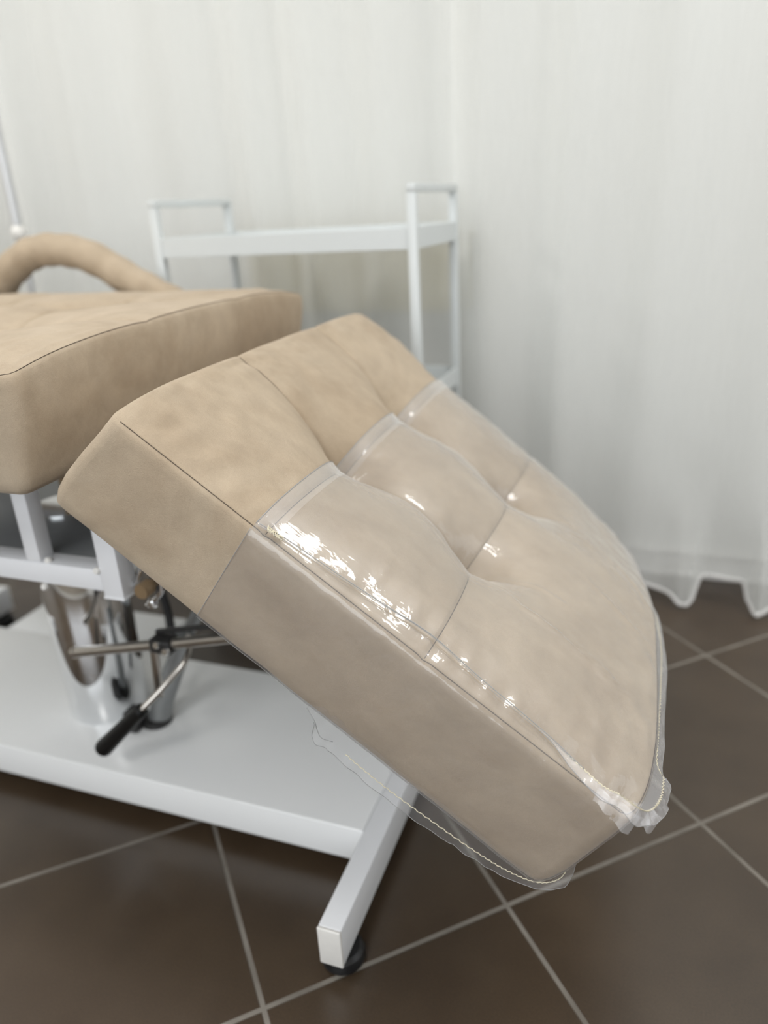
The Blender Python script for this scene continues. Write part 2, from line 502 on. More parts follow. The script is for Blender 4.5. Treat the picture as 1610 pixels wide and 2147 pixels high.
bm = bmesh.new(); box(bm, (XL - .1, YF - .1, -0.06), (XR + .1, YB + .2, 0.0))
tag(obj('floor', bm, M['floor'], smooth=False), kind='structure')
bm = bmesh.new(); box(bm, (XL - .1, YF - .1, CEIL), (XR + .1, YB + .2, CEIL + 0.08))
tag(obj('ceiling', bm, M['ceiling'], smooth=False), kind='structure')
bm = bmesh.new(); box(bm, (XL, YB, 0), (XR, YB + 0.15, CEIL))
tag(obj('wall_back', bm, M['wall'], smooth=False), kind='structure')
bm = bmesh.new(); box(bm, (XL - 0.1, YF, 0), (XL, YB + .15, CEIL))
tag(obj('wall_left', bm, M['wall_white'], smooth=False), kind='structure')
bm = bmesh.new(); box(bm, (XR, YF, 0), (XR + 0.1, -0.05, CEIL)); box(bm, (XR, 1.35, 0), (XR + 0.1, YB + .15, CEIL)); box(bm, (XR, -0.05, 0), (XR + 0.1, 1.35, 0.75)); box(bm, (XR, -0.05, 2.15), (XR + 0.1, 1.35, CEIL))  # opening cut for the added side window
tag(obj('wall_right', bm, M['wall_white'], smooth=False), kind='structure')
bm = bmesh.new(); 
box(bm, (XL, YF - 0.1, 0), (XR, YF, 0.58)); box(bm, (XL, YF - 0.1, 2.32), (XR, YF, CEIL))
box(bm, (XL, YF - 0.1, 0.58), (-1.62, YF, 2.32)); box(bm, (1.02, YF - 0.1, 0.58), (XR, YF, 2.32))
tag(obj('wall_front', bm, M['wall_tan'], smooth=False), kind='structure')
# skirting board with a moulded top
bm = bmesh.new()
box(bm, (XL, YB - 0.014, 0), (XR, YB - 0.001, 0.058), 0.001); box(bm, (XL, YB - 0.020, 0.058), (XR, YB - 0.001, 0.072), 0.004)
box(bm, (XL, YB - 0.020, 0), (XR, YB - 0.001, 0.014), 0.003)
tag(obj('baseboard_back', bm, M['skirt'], smooth=False), kind='structure')
bm = bmesh.new(); box(bm, (XL, YF + 0.001, 0), (XR, YF + 0.016, 0.07), 0.002)
tag(obj('baseboard_front', bm, M['skirt'], smooth=False), kind='structure')
bm = bmesh.new(); box(bm, (XL + 0.001, YF + .02, 0), (XL + 0.016, YB - .03, 0.07), 0.002)
tag(obj('baseboard_left', bm, M['skirt'], smooth=False), kind='structure')
bm = bmesh.new(); box(bm, (XR - 0.016, YF + .02, 0), (XR - 0.001, YB - .03, 0.07), 0.002)
tag(obj('baseboard_right', bm, M['skirt'], smooth=False), kind='structure')
# windows
def window(name, x0, x1, y0, y1, z0, z1, muls):
    bm = bmesh.new(); w = 0.05
    box(bm, (x0, y0, z0), (x1, y1, z0 + w), 0.004); box(bm, (x0, y0, z1 - w), (x1, y1, z1), 0.004)
    box(bm, (x0, y0, z0), (x0 + w, y1, z1), 0.004); box(bm, (x1 - w, y0, z0), (x1, y1, z1), 0.004)
    for mx_ in muls:
        box(bm, (mx_ - 0.03, y0, z0), (mx_ + 0.03, y1, z1), 0.004)
    f = tag(obj(name, bm, M['skirt'], smooth=False), kind='structure')
    bm = bmesh.new(); ym = (y0 + y1) / 2
    box(bm, (x0 + 0.02, ym - 0.003, z0 + 0.02), (x1 - 0.02, ym + 0.003, z1 - 0.02))
    obj('window_pane', bm, M['glass'], f, smooth=False)
window('window_1', -1.62, 1.02, YF - 0.09, YF - 0.04, 0.58, 2.32, [-0.3])

bm = bmesh.new(); w = 0.05
for (ya, yb, za, zb) in ((-0.05, 1.35, 0.75, 0.75 + w), (-0.05, 1.35, 2.15 - w, 2.15), (-0.05, -0.05 + w, 0.75, 2.15), (1.35 - w, 1.35, 0.75, 2.15)):
    box(bm, (XR + 0.03, ya, za), (XR + 0.08, yb, zb), 0.004)
f = tag(obj('added_side_window', bm, M['skirt'], smooth=False), kind='structure')  # unseen window, added only to go with the side fill
bm = bmesh.new(); box(bm, (XR + 0.052, -0.03, 0.77), (XR + 0.058, 1.33, 2.13)); obj('window_pane', bm, M['glass'], f, smooth=False)  # pane of the made-up side window

# ceiling panels
for i, (lx, ly, sx, sy, le) in enumerate(LAMPS):
    names = ['long strip nearest the curtain', 'added square above the head end of the couch', 'added fill square behind the camera', 'added fill square nearest the left wall']
    t = thing('ceiling_light', 'white flush ceiling light panel, ' + names[i], 'ceiling light', (lx, ly, CEIL - 0.04), 'flush ceiling light panels')
    h, g = sx / 2, sy / 2
    bm = bmesh.new(); z0, z1 = CEIL - 0.04, CEIL - 0.0005
    for a, b in (((-h, -g), (h, -g + .02)), ((-h, g - .02), (h, g)), ((-h, -g + .02), (-h + .02, g - .02)), ((h - .02, -g + .02), (h, g - .02))):
        box(bm, (lx + a[0], ly + a[1], z0), (lx + b[0], ly + b[1], z1), 0.002)
    obj('panel_frame', bm, M['skirt'], t, smooth=False)
    bm = bmesh.new(); box(bm, (lx - h + .02, ly - g + .02, CEIL - 0.03), (lx + h - .02, ly + g - .02, CEIL - 0.022))
    obj('diffuser', bm, M['led'], t, smooth=False)

# ------------------------------------------------------------------ curtains
def fold_y(x, z, seed):
    w = 0.0
    q = x + 0.02 * math.sin(1.3 * z + seed) * math.sin(3.1 * x + seed)
    ph = 2 * math.pi * (q / 0.19 + 0.35 * math.sin(2.7 * q + seed) + 0.16 * math.sin(9.0 * q + 1.7 * seed))
    w += 0.019 * math.sin(ph)
    w += 0.0032 * math.sin(1.9 * ph + 1.0 + 0.5 * z) * (0.6 + noise.noise(Vector((x * 2.0, 0.3 * z, seed + 2))))
    w += 0.002 * noise.noise(Vector((x * 12 + seed, z * 1.1, seed)))
    w += 0.018 * noise.noise(Vector((x * 2.2, z * 0.5, seed + 4)))
    lo = sstep(0.5, 0.0, z)
    w += lo * 0.020 * noise.noise(Vector((x * 9 + (z * 3.0), z * 5, seed + 9)))
    return w

HEMT = [(-3, 0.02), (-1.0, 0.012), (-0.5, 0.03), (-0.1, 0.035), (0.0, 0.042), (0.045, 0.026), (0.085, 0.009), (0.112, 0.009), (0.128, 0.020), (0.134, 0.045), (0.139, 0.068), (0.197, 0.066), (0.203, 0.045), (0.209, 0.022), (0.224, 0.009), (0.262, 0.010), (0.285, 0.018), (0.35, 0.02), (0.5, 0.035), (0.8, 0.01), (1.4, 0.03), (2.5, 0.01)]
HEMY = [(-3, 0), (-0.1, 0.0), (0.03, 0.0), (0.075, -0.035), (0.115, -0.035), (0.155, 0.03), (0.2, 0.03), (0.235, -0.03), (0.265, -0.03), (0.32, 0.0), (2.5, 0)]
def curtain(name, x0, x1, y0, seed, label):
    t = thing(name, label, 'curtain', ((x0 + x1) / 2, y0, 0.0), 'sheer white curtains in front of the window wall')
    nx = int((x1 - x0) / 0.005); zs = []
    z = 0.0
    nz = 70
    bm = bmesh.new(); hm = bmesh.new()
    cols = []
    for i in range(nx + 1):
        x = x0 + (x1 - x0) * i / nx
        hz = interp(x, HEMT); hy = interp(x, HEMY)
        col = []
        for k in range(nz + 1):
            f = k / nz
            z = hz + (2.52 - hz) * (f ** 1.5)
            lo = sstep(0.42, 0.0, z)
            # the cloth is dragged sideways towards the two hem bunches
            dx = lo * 0.035 * math.sin((x - 0.09) * 2 * math.pi / 0.16) * math.exp(-((x - 0.17) / 0.25) ** 2) * (-1)
            y = y0 + fold_y(x, z, seed) * (0.6 + 0.4 * min(1, z / 0.6)) + hy * sstep(0.30, 0.0, z)
            col.append(Vector((x + dx * 0.5, y, z)))
        cols.append(col)
    V = [[bm.verts.new(p) for p in c] for c in cols]
    for i in range(nx):
        for k in range(nz):
            bm.faces.new((V[i][k], V[i + 1][k], V[i + 1][k + 1], V[i][k + 1]))
    o = obj('cloth', bm, M['sheer'], t, angle=180)
    # rolled hem: a soft thick band along the bottom edge
    pts = [c[0] + Vector((0, 0, 0.005)) for c in cols]
    tube(hm, pts, [0.0045] * len(pts), 8)
    obj('hem', hm, M['hem'], t, angle=180)
    # curtain heading tape
    hb = bmesh.new(); box(hb, (x0, y0 - 0.02, 2.50), (x1, y0 + 0.02, 2.56), 0.005)
    obj('heading_tape', hb, M['hem'], t)
    return t
curtain('sheer_curtain', -2.95, -0.405, 1.680, 1.0, 'long sheer white voile curtain hanging behind the white trolley on the left')
curtain('sheer_curtain', -0.432, 2.2, 1.625, 5.0, 'long sheer white voile curtain on the right with hem bunched on the floor')
bm = bmesh.new(); tube(bm, [(-3.05, 1.65, 2.575), (2.4, 1.65, 2.575)], 0.012, 16)
for x in (-3.05, 2.4): lathe(bm, [(0, -0.03), (0.02, -0.015), (0.024, 0), (0.02, 0.015), (0, 0.03)], (x, 1.65, 2.575), Vector((1, 0, 0)), 20)
for x in (-2.95, 0.2, 2.3): box(bm, (x - .01, 1.65, 2.57), (x + .01, YB - 0.0005, 2.585), 0.002)
tag(obj('curtain_rod', bm, M['chrome']), 'thin metal curtain rod holding both sheer curtains near the ceiling', 'curtain rod')

# ------------------------------------------------------------------ upholstered cushions
YN, WID = 0.544, 0.64            # near side plane, width
TH = 0.137

CREASES = [([(0.400, 0.160), (0.413, 0.147), (0.458, 0.141), (0.519, 0.128), (0.574, 0.109)], 0.0028),
           ([(0.470, 0.150), (0.519, 0.137), (0.560, 0.122)], 0.002),
           ([(0.380, 0.215), (0.43, 0.215), (0.50, 0.195)], 0.0016),
           ([(0.47, 0.30), (0.53, 0.27), (0.578, 0.25)], 0.0018),
           ([(0.52, 0.42), (0.56, 0.37), (0.578, 0.34)], 0.0018),
           ([(0.50, 0.07), (0.54, 0.045), (0.575, 0.035)], 0.0008)]
def ridges(s, t):
    """creases of the stiff clear sheet"""
    if s < 0.37: return 0.0
    v = 0.0
    for pl, am in CREASES:
        best = 1.0; along = 0.0
        for k, ((a0, b0), (a1, b1)) in enumerate(zip(pl, pl[1:])):
            dx, dy = a1 - a0, b1 - b0
            u = max(0.0, min(1.0, ((s - a0) * dx + (t - b0) * dy) / (dx * dx + dy * dy)))
            d = math.hypot(s - a0 - u * dx, t - b0 - u * dy)
            if d < best: best, along = d, (k + u) / (len(pl) - 1)
        v += am * math.exp(-(best / 0.0028) ** 2) * math.sin(math.pi * min(1, max(0, along * 0.9 + 0.08)))
    return v

class Cushion:
    def __init__(self, O, S, U, L, T, sseams, tseams, hinge=0.0, tuft=0.058, crown=0.020, rc=0.008, ck=0.045, seed=0.0, thick=TH, droop=(), tend=9.0):
        self.O, self.S, self.U = Vector(O), Vector(S), Vector(U)
        self.L, self.T, self.ss, self.ts = L, T, sseams, tseams
        self.ck, self.drp, self.tend = ck, droop, tend
        self.hinge, self.tuft, self.crown, self.rc, self.seed, self.th = hinge, tuft, crown, rc, seed, thick
    def dr(self, s, t):
        """the far edge of a worn cushion sags towards the foot end"""
        return interp(s, self.drp) * sstep(0.30, 0.64, t) if self.drp else 0.0
    def P(self, s, t, n):
        return self.O + self.S * s + Vector((0, 1, 0)) * t + self.U * n
    def cell(self, x, seams, L):
        e = [0.0] + seams + [L]
        for a, b in zip(e, e[1:]):
            if x <= b or b == L:
                return 2 * (x - a) / (b - a) - 1, a, b
        return 0, 0, L
    def h(self, s, t, smooth=False):
        L, T = self.L, self.T
        s = min(max(s, 0), L); t = min(max(t, 0), T)
        ds = min(s, L - s); dt = min(t, T - t)
        ws = sstep(0.02, 0.15, ds); wt = sstep(0.0, 0.16, dt)
        v = self.crown * (1 - math.exp(-dt / self.ck)) + 0.005 * (1 - math.exp(-ds / 0.03)) * (1 - math.exp(-dt / 0.02))
        for p in self.ss:
            x = abs(s - p)
            v -= 0.0045 * wt * math.exp(-x / 0.014)
        for q in self.ts:
            x = abs(t - q)
            fade = 1 - sstep(self.tend, self.tend + 0.10, s)
            v -= (0.0035 + 0.012 * ws) * math.exp(-x / 0.020) * min(1, 0.55 + ds / 0.03) * fade
        for p in self.ss:
            for q in self.ts:
                r = math.sqrt((s - p) ** 2 + 1.1 * (t - q) ** 2 + 0.00008)
                v -= self.tuft * math.exp(-r / 0.042)
        if not smooth:
            for p in self.ss: v -= 0.0018 * math.exp(-((s - p) / 0.003) ** 2)
            for q in self.ts: v -= 0.0018 * math.exp(-((t - q) / 0.003) ** 2) * (1 if s < self.tend + 0.01 else 0)
        # crumples of the cloth radiating at the corners and tufts
        k = math.exp(-ds / 0.05) + math.exp(-dt / 0.06)
        v += 0.0024 * k * noise.noise(Vector((s * 60 + self.seed, t * 34, 2.0))) * min(1, min(ds, dt) / 0.01)
        v += 0.003 * noise.noise(Vector((s * 9, t * 9, self.seed + 5))) * min(1, min(ds, dt) / 0.05)
        return v - self.dr(s, t)
    def hc(self, s, t):
        """height of a sheet stretched over the cushion: bridges grooves and creases"""
        def f(a, b):
            k = self.tuft; self.tuft = k * 0.97
            v = self.h(a, b, True); self.tuft = k
            return v
        m = f(s, t)
        acc = 0.0
        for k in range(8):
            an = k * math.pi / 4
            acc += f(s + 0.005 * math.cos(an), t + 0.005 * math.sin(an))
        m += ridges(s, t)
        return max(m, 0.3 * m + 0.7 * acc / 8 + ridges(s, t)) if min(s, self.L - s) > 0.012 and min(t, self.T - t) > 0.012 else m
    def outline(self, s, t):
        """square grid -> rounded-corner plan; returns (s,t,normal)"""
        rc, L, T = self.rc, self.L, self.T
        cs = rc if s < rc else (L - rc if s > L - rc else None)
        ct = rc if t < rc else (T - rc if t > T - rc else None)
        if cs is not None and ct is not None:
            d = Vector((s - cs, t - ct))
            if d.length > 1e-9:
                k = max(abs(d.x), abs(d.y)) / d.length
                d2 = d * k
                return cs + d2.x, ct + d2.y, d.normalized()
        n = Vector((0, 0))
        if s <= 1e-9: n = Vector((-1, 0))
        elif s >= L - 1e-9: n = Vector((1, 0))
        elif t <= 1e-9: n = Vector((0, -1))
        elif t >= T - 1e-9: n = Vector((0, 1))
        return s, t, n
    def axis_samples(self, L, seams, n):
        xs = set(round(L * i / n, 6) for i in range(n + 1))
        for p in seams:
            for d in (-0.004, -0.002, 0, 0.002, 0.004): xs.add(round(p + d, 6))
        for d in (0.002, 0.005, 0.008, 0.011): xs.add(d); xs.add(round(L - d, 6))
        return sorted(xs)
    PROF = [(0.0035, -0.0015), (0.0055, -0.005), (0.0065, -0.012), (0.0075, -0.03), (0.008, -0.06), (0.0075, -0.09), (0.006, -0.11), (0.003, -0.122), (-0.003, -0.1285), (-0.012, -0.1305)]
    def side_shift(self, nrm, z):
        return 0.0
    def lean(self, s, z, t=0.0):
        b = 0.0
        if self.drp:     # the foot end bows outwards between its corners
            b = 0.012 * sstep(0.46, 0.583, s) * (1 - math.exp(-max(t, 0) / 0.030)) * (1 - 0.95 * sstep(0.10, 0.45, t))
        return b -self.hinge * sstep(0, 0.9, -z / self.th) * (1 - sstep(0, 0.14, s))
    def ring_pt(self, s, t, nrm, o, z, off=0.0):
        wob = 0.0012 * noise.noise(Vector((s * 25 + self.seed, t * 25, z * 25)))
        f = -z / self.th
        q = o + off + wob * min(1, f * 4) + self.side_shift(nrm, z)
        return self.P(s + self.lean(s, z, t) + nrm.x * q, t + nrm.y * q, z - (off if z < -0.12 else 0))
    def build(self, off=0.0, smin=None, n=150):
        L, T = self.L, self.T
        S_ = self.axis_samples(L, self.ss, n); T_ = self.axis_samples(T, self.ts, n)
        if smin is not None:
            S_ = [smin] + [x for x in S_ if x > smin + 1e-4]
        bm = bmesh.new()
        info = {}
        for i, s in enumerate(S_):
            for j, t in enumerate(T_):
                a, b, nrm = self.outline(s, t)
                if off:
                    hh = self.hc(a, b)
                    # the sheet bridges the finest grooves
                    hh = hh + off + 0.0008 * noise.noise(Vector((a * 55, b * 22, 8.0)))
                    v = bm.verts.new(self.P(a + self.lean(a, 0, b) + nrm.x * off * .8, b + nrm.y * off * .8, hh))
                else:
                    hh = self.h(a, b)
                    v = bm.verts.new(self.P(a + self.lean(a, 0, b), b, hh))
                info[(i, j)] = (v, a, b, nrm, hh)
        ni, nj = len(S_), len(T_)
        for i in range(ni - 1):
            for j in range(nj - 1):
                bm.faces.new((info[(i, j)][0], info[(i + 1, j)][0], info[(i + 1, j + 1)][0], info[(i, j + 1)][0]))
        if smin is None:
            loop = [(i, 0) for i in range(ni - 1)] + [(ni - 1, j) for j in range(nj - 1)] + [(i, nj - 1) for i in range(ni - 1, 0, -1)] + [(0, j) for j in range(nj - 1, 0, -1)]
            closed = True
        else:
            loop = [(i, 0) for i in range(ni)] + [(ni - 1, j) for j in range(1, nj)] + [(i, nj - 1) for i in range(ni - 2, -1, -1)]
            closed = False
        prev = [info[k][0] for k in loop]
        cnt = len(loop)
        for (o, z) in self.PROF:
            cur = []
            for k in loop:
                _, a, b, nrm, hh = info[k]
                if nrm.length < 0.5:
                    nrm = Vector((0, -1 if b < T / 2 else 1))
                z2 = z * self.th / 0.1305 + (hh - off) * max(0, 1 + z / self.th) ** 1.5
                cur.append(bm.verts.new(self.ring_pt(a, b, nrm, o, z2, off)))
            for q in range(cnt if closed else cnt - 1):
                bm.faces.new((prev[q], prev[(q + 1) % cnt], cur[(q + 1) % cnt], cur[q]))
            prev = cur
        if smin is None:
            bm.faces.new(prev)
        return bm
    def seam_line_s(self, p, lift=0.0003):   # transverse seam
        return [self.P(p, self.T * i / 90, self.h(p, self.T * i / 90) + lift) for i in range(91)]
    def seam_line_t(self, q, lift=0.0003):
        e = min(self.L, self.tend)
        return [self.P(e * i / 90, q, self.h(e * i / 90, q) + lift) for i in range(91)]
    def perimeter(self, o=0.0022, z=-0.0006):
        rc, L, T = self.rc, self.L, self.T
        pts = []
        def add(s, t):
            a, b, nrm = self.outline(s, t)
            pts.append(self.P(a + self.lean(a, 0, b) + nrm.x * o, b + nrm.y * o, self.h(a, b) + z))
        m = 80
        for i in range(m): add(L * i / m, 0)
        for i in range(m): add(L, T * i / m)
        for i in range(m): add(L - L * i / m, T)
        for i in range(m): add(0, T - T * i / m)
        return pts

th = math.radians(36.1)
US = Vector((math.cos(th), 0, -math.sin(th))); UN = Vector((math.sin(th), 0, math.cos(th)))
LEGO = Vector((-0.465, YN, 0.707))
leg = Cushion(LEGO, US, UN, 0.583, WID, [0.176, 0.358], [0.213, 0.427], hinge=0.022, seed=1.0, droop=((0, 0.002), (0.066, 0.003), (0.16, 0.016), (0.25, 0.019), (0.34, 0.024), (0.443, 0.031), (0.51, 0.040), (0.583, 0.052)), tend=0.358)
seat = Cushion(Vector((-0.581, YN, 0.743)), Vector((-1, 0, 0)), Vector((0, 0, 1)), 0.73, WID, [0.24, 0.48], [0.213, 0.427], hinge=-0.018, seed=12.0, thick=0.128, ck=0.085, crown=0.022, rc=0.012)

couch = thing('treatment_couch', 'beige suede tufted treatment couch with white steel base and lowered leg rest', 'treatment couch', (-0.868, 0.864, 0.0))

def thread(parent, lines, rad=0.0004, closed_last=False, name='seam_stitching', m='dark_thread'):
    bm = bmesh.new()
    for ln, cl in lines:
        tube(bm, ln, rad, 5, closed=cl)
    return obj(name, bm, M[m], parent, angle=180)

lr = obj('leg_rest_cushion', leg.build(), M['suede'], couch, angle=180)
lines = [(leg.seam_line_s(p), False) for p in leg.ss] + [(leg.seam_line_t(q), False) for q in leg.ts] + [(leg.perimeter()[1:240], False)]
thread(lr, lines)
st = obj('seat_cushion', seat.build(), M['suede'], couch, angle=180)
lines = [(seat.seam_line_s(p), False) for p in seat.ss] + [(seat.seam_line_t(q), False) for q in seat.ts] + [(seat.perimeter(), True)]
thread(st, lines)
# back rest continues past the picture's left edge
ba = math.radians(50)
back = Cushion(Vector((-1.345, YN, 0.735)), Vector((-math.cos(ba), 0, math.sin(ba))), Vector((math.sin(ba), 0, math.cos(ba))), 0.66, WID, [0.22, 0.44], [0.213, 0.427], seed=22.0)
bk = obj('back_rest_cushion', back.build(n=60), M['suede'], couch, angle=180)

# boards under the cushions
bm = bmesh.new()
mt = Matrix.Translation(LEGO) @ Matrix((US, Vector((0, 1, 0)), UN)).transposed().to_4x4()
box(bm, (0.0, 0.012, -0.1425), (0.572, WID - 0.012, -0.1372), 0.001, mt)
obj('leg_rest_board', bm, M['board'], couch, smooth=False)
bm = bmesh.new(); box(bm, (-1.26, YN + 0.05, 0.606), (-0.66, YN + WID - 0.05, 0.6140), 0.001)
obj('seat_board', bm, M['board'], couch, smooth=False)
# steel frame under the leg rest
bm = bmesh.new()
for t0 in (0.135, 0.475):
    box(bm, (0.03, t0, -0.173), (0.54, t0 + 0.03, -0.143), 0.002, mt)
box(bm, (0.05, 0.165, -0.173), (0.08, 0.475, -0.143), 0.002, mt); box(bm, (0.49, 0.165, -0.173), (0.52, 0.475, -0.143), 0.002, mt)
obj('leg_rest_frame', bm, M['paint'], couch)

# arm rest: padded tube loop on the far side
def armrest(y, name='arm_rest'):
    pts = bez([(-1.36, y, 0.69), (-1.315, y, 0.735), (-1.25, y, 0.790), (-1.185, y, 0.823), (-1.115, y, 0.828), (-1.04, y, 0.811), (-0.96, y, 0.768), (-0.89, y, 0.733), (-0.82, y, 0.70)], 10)
    bm = bmesh.new()
    tube(bm, pts, [0.031 + 0.0012 * math.sin(i * 0.9) for i in range(len(pts))], 24)
    return obj(name, bm, M['suede'], couch, angle=180)
armrest(1.235)

# ------------------------------------------------------------------ couch base
ZT = 0.085
def crossbar(xc, name='foot_bar'):
    bm = bmesh.new(); box(bm, (xc - 0.015, 0.5605, 0.027), (xc + 0.015, 1.1675, ZT), 0.0022, seg=3)
    o = obj(name, bm, M['paint'], couch)
    for y0_, y1_ in ((0.5565, 0.5605), (1.1675, 1.1715)):
        bm = bmesh.new(); box(bm, (xc - 0.0152, y0_, 0.0265), (xc + 0.0152, y1_, ZT + 0.0005), 0.0018, seg=3)
        box(bm, (xc - 0.0146, min(y0_ + .003, y1_), 0.0275), (xc + 0.0146, y1_ + (0.0055 if y0_ < 0.8 else -0.0055), ZT - 0.001 ), 0.001)
        obj('end_cap', bm, M['endcap'], o)
    for yc in (0.590, 1.138):
        bm = bmesh.new()
        lathe(bm, [(0, 0.0), (0.024, 0.0), (0.0275, 0.003), (0.0285, 0.010), (0.0265, 0.014), (0.0265, 0.017), (0.022, 0.0225), (0.008, 0.025), (0.006, 0.0272), (0, 0.0272)], (xc, yc, 0.0), seg=40)
        obj('rubber_foot', bm, M['rubber'], o)
    return o
crossbar(-0.313)
crossbar(-1.425)
# sheet steel base tray with folded lip
bm = bmesh.new()
PX0, PX1, PY0, PY1 = -1.409, -0.3285, 0.711, 1.016
box(bm, (PX0, PY0, ZT - 0.006), (PX1, PY1, ZT), 0.0025, seg=3)
box(bm, (PX0, PY0, 0.027), (PX1, PY0 + 0.005, ZT - 0.003), 0.002, seg=3)
box(bm, (PX0, PY1 - 0.005, 0.027), (PX1, PY1, ZT - 0.003), 0.002, seg=3)
obj('base_tray', bm, M['base_paint'], couch)
bm = bmesh.new(); box(bm, (-1.262, 1.018, ZT - 0.030), (-0.90, 1.150, ZT - 0.001), 0.003)
obj('base_side_plate', bm, M['base_paint'], couch)

# column
CX, CY = -0.868, 0.862
bm = bmesh.new()
lathe(bm, [(0, ZT), (0.0665, ZT), (0.067, ZT + 0.001), (0.067, 0.36), (0.0665, 0.361), (0, 0.361)], (CX, CY, 0), seg=96)
obj('column_sleeve', bm, M['chrome'], couch, angle=30)
bm = bmesh.new()
lathe(bm, [(0, 0.361), (0.052, 0.361), (0.052, 0.462), (0, 0.462)], (CX, CY, 0), seg=96)
obj('column_piston', bm, M['chrome'], couch, angle=30)

# upper carriage frame
bm = bmesh.new()
box(bm, (-1.25, 0.680, 0.428), (-0.655, 0.712, 0.459), 0.002)
obj('carriage_rail', bm, M['paint'], couch)
bm = bmesh.new(); box(bm, (-1.25, 1.016, 0.428), (-0.655, 1.048, 0.459), 0.002)
obj('carriage_rail', bm, M['paint'], couch)
bm = bmesh.new(); box(bm, (-1.06, 0.713, 0.452), (-0.66, 1.015, 0.458), 0.001)
obj('carriage_plate', bm, M['grey_steel'], couch)
for y in (0.6805, 1.0195):
    bm = bmesh.new(); box(bm, (-0.7745, y, 0.4592), (-0.7505, y + 0.025, 0.6055), 0.002); obj('upright', bm, M['paint'], couch)
    bm = bmesh.new(); box(bm, (-1.2245, y, 0.4592), (-1.20, y + 0.025, 0.6055), 0.002); obj('upright', bm, M['paint'], couch)
    # foot-end bracket tube that the leg rest hangs on
    bm = bmesh.new(); box(bm, (-0.6545, y - 0.0015, 0.420), (-0.6235, y + 0.029, 0.562), 0.0018)
    box(bm, (-0.6552, y - 0.0022, 0.4185), (-0.6228, y + 0.0297, 0.4225), 0.001)
    obj('hinge_post', bm, M['paint'], couch)
# cross tubes
for x in (-0.648, -0.93, -1.2):
    bm = bmesh.new(); box(bm, (x - 0.012, 0.7105, 0.560), (x + 0.012, 1.0175, 0.585), 0.002); obj('cross_tube', bm, M['paint'], couch)
# small bolts
for p in ((-0.742, 0.686, 0.4605), (-0.752, 0.679, 0.4235), (-0.657, 0.679, 0.459)):
    bm = bmesh.new(); lathe(bm, [(0, -0.004), (0.004, -0.0035), (0.0052, 0.0), (0.004, 0.0035), (0, 0.0045)], p, Vector((0, -1, 0.3)), 20); obj('bolt', bm, M['endcap'], couch)
# hinge loop and pivot pin between post and leg rest
bm = bmesh.new()
tube(bm, bez([(-0.612, 0.700, 0.492), (-0.606, 0.700, 0.462), (-0.616, 0.700, 0.438), (-0.622, 0.700, 0.430)], 8), 0.0028, 12)
tube(bm, bez([(-0.588, 0.700, 0.476), (-0.579, 0.700, 0.450), (-0.580, 0.700, 0.428), (-0.596, 0.700, 0.412), (-0.607, 0.700, 0.404)], 8), 0.0035, 12)
obj('hinge_loop', bm, M['chrome'], couch)
bm = bmesh.new(); lathe(bm, [(0, -0.006), (0.0095, -0.006), (0.0105, -0.004), (0.0105, 0.012), (0.006, 0.012), (0.006, 0.31), (0, 0.31)], (-0.600, 0.690, 0.432), Vector((0, 1, 0)), 24)
obj('hinge_pin', bm, M['brass'], couch)
bm = bmesh.new(); lathe(bm, [(0, -0.007), (0.006, -0.004), (0.008, 0), (0.006, 0.004), (0, 0.007)], (-0.598, 0.700, 0.408), Vector((0, 1, 0)), 20)
obj('bolt', bm, M['chrome'], couch)
# dark actuator box, brown spacers and white rollers seen through the frame
bm = bmesh.new(); box(bm, (-0.90, 0.90, 0.4585), (-0.775, 0.975, 0.535), 0.004); obj('actuator_housing', bm, M['dark_steel'], couch)
bm = bmesh.new(); box(bm, (-0.912, 0.900, 0.4585), (-0.9005, 0.975, 0.528), 0.002); obj('spacer_plate', bm, M['brass'], couch)
bm = bmesh.new(); box(bm, (-0.745, 0.90, 0.4585), (-0.715, 0.93, 0.559), 0.002); obj('spacer_plate', bm, M['brass'], couch)
for x in (-0.735, -0.69):
    bm = bmesh.new(); lathe(bm, [(0, 0), (0.011, 0), (0.0125, 0.003), (0.0125, 0.020), (0.010, 0.024), (0, 0.024)], (x, 0.84, 0.4585), seg=24); obj('roller', bm, M['endcap'], couch)

# ------------------------------------------------------------------ pump and levers
bm = bmesh.new()
tube(bm, [(-0.748, 0.84, ZT + .002), (-0.735, 0.84, 0.13), (-0.690, 0.84, 0.215), (-0.668, 0.84, 0.262)], [0.019, 0.019, 0.016, 0.016], 28)
pump = obj('pump_body', bm, M['grey_steel'], couch)
bm = bmesh.new(); lathe(bm, [(0, 0.0), (0.026, 0.0), (0.026, 0.009), (0.021, 0.012), (0, 0.012)], (-0.752, 0.838, ZT), seg=36)
box(bm, (-0.785, 0.795, ZT + 0.001), (-0.762, 0.825, ZT + 0.040), 0.004)
obj('pump_foot', bm, M['dark_steel'], pump)
bm = bmesh.new(); tube(bm, bez([(-0.800, 0.93, 0.427), (-0.790, 0.935, 0.34), (-0.765, 0.93, 0.24), (-0.750, 0.90, 0.12)], 8), 0.0075, 14)
obj('hydraulic_hose', bm, M['rubber'], pump)
bm = bmesh.new(); tube(bm, [(-0.690, 0.86, 0.235), (-0.625, 0.86, 0.335), (-0.598, 0.86, 0.405)], 0.010, 20)
obj('gas_strut', bm, M['grey_steel'], couch)
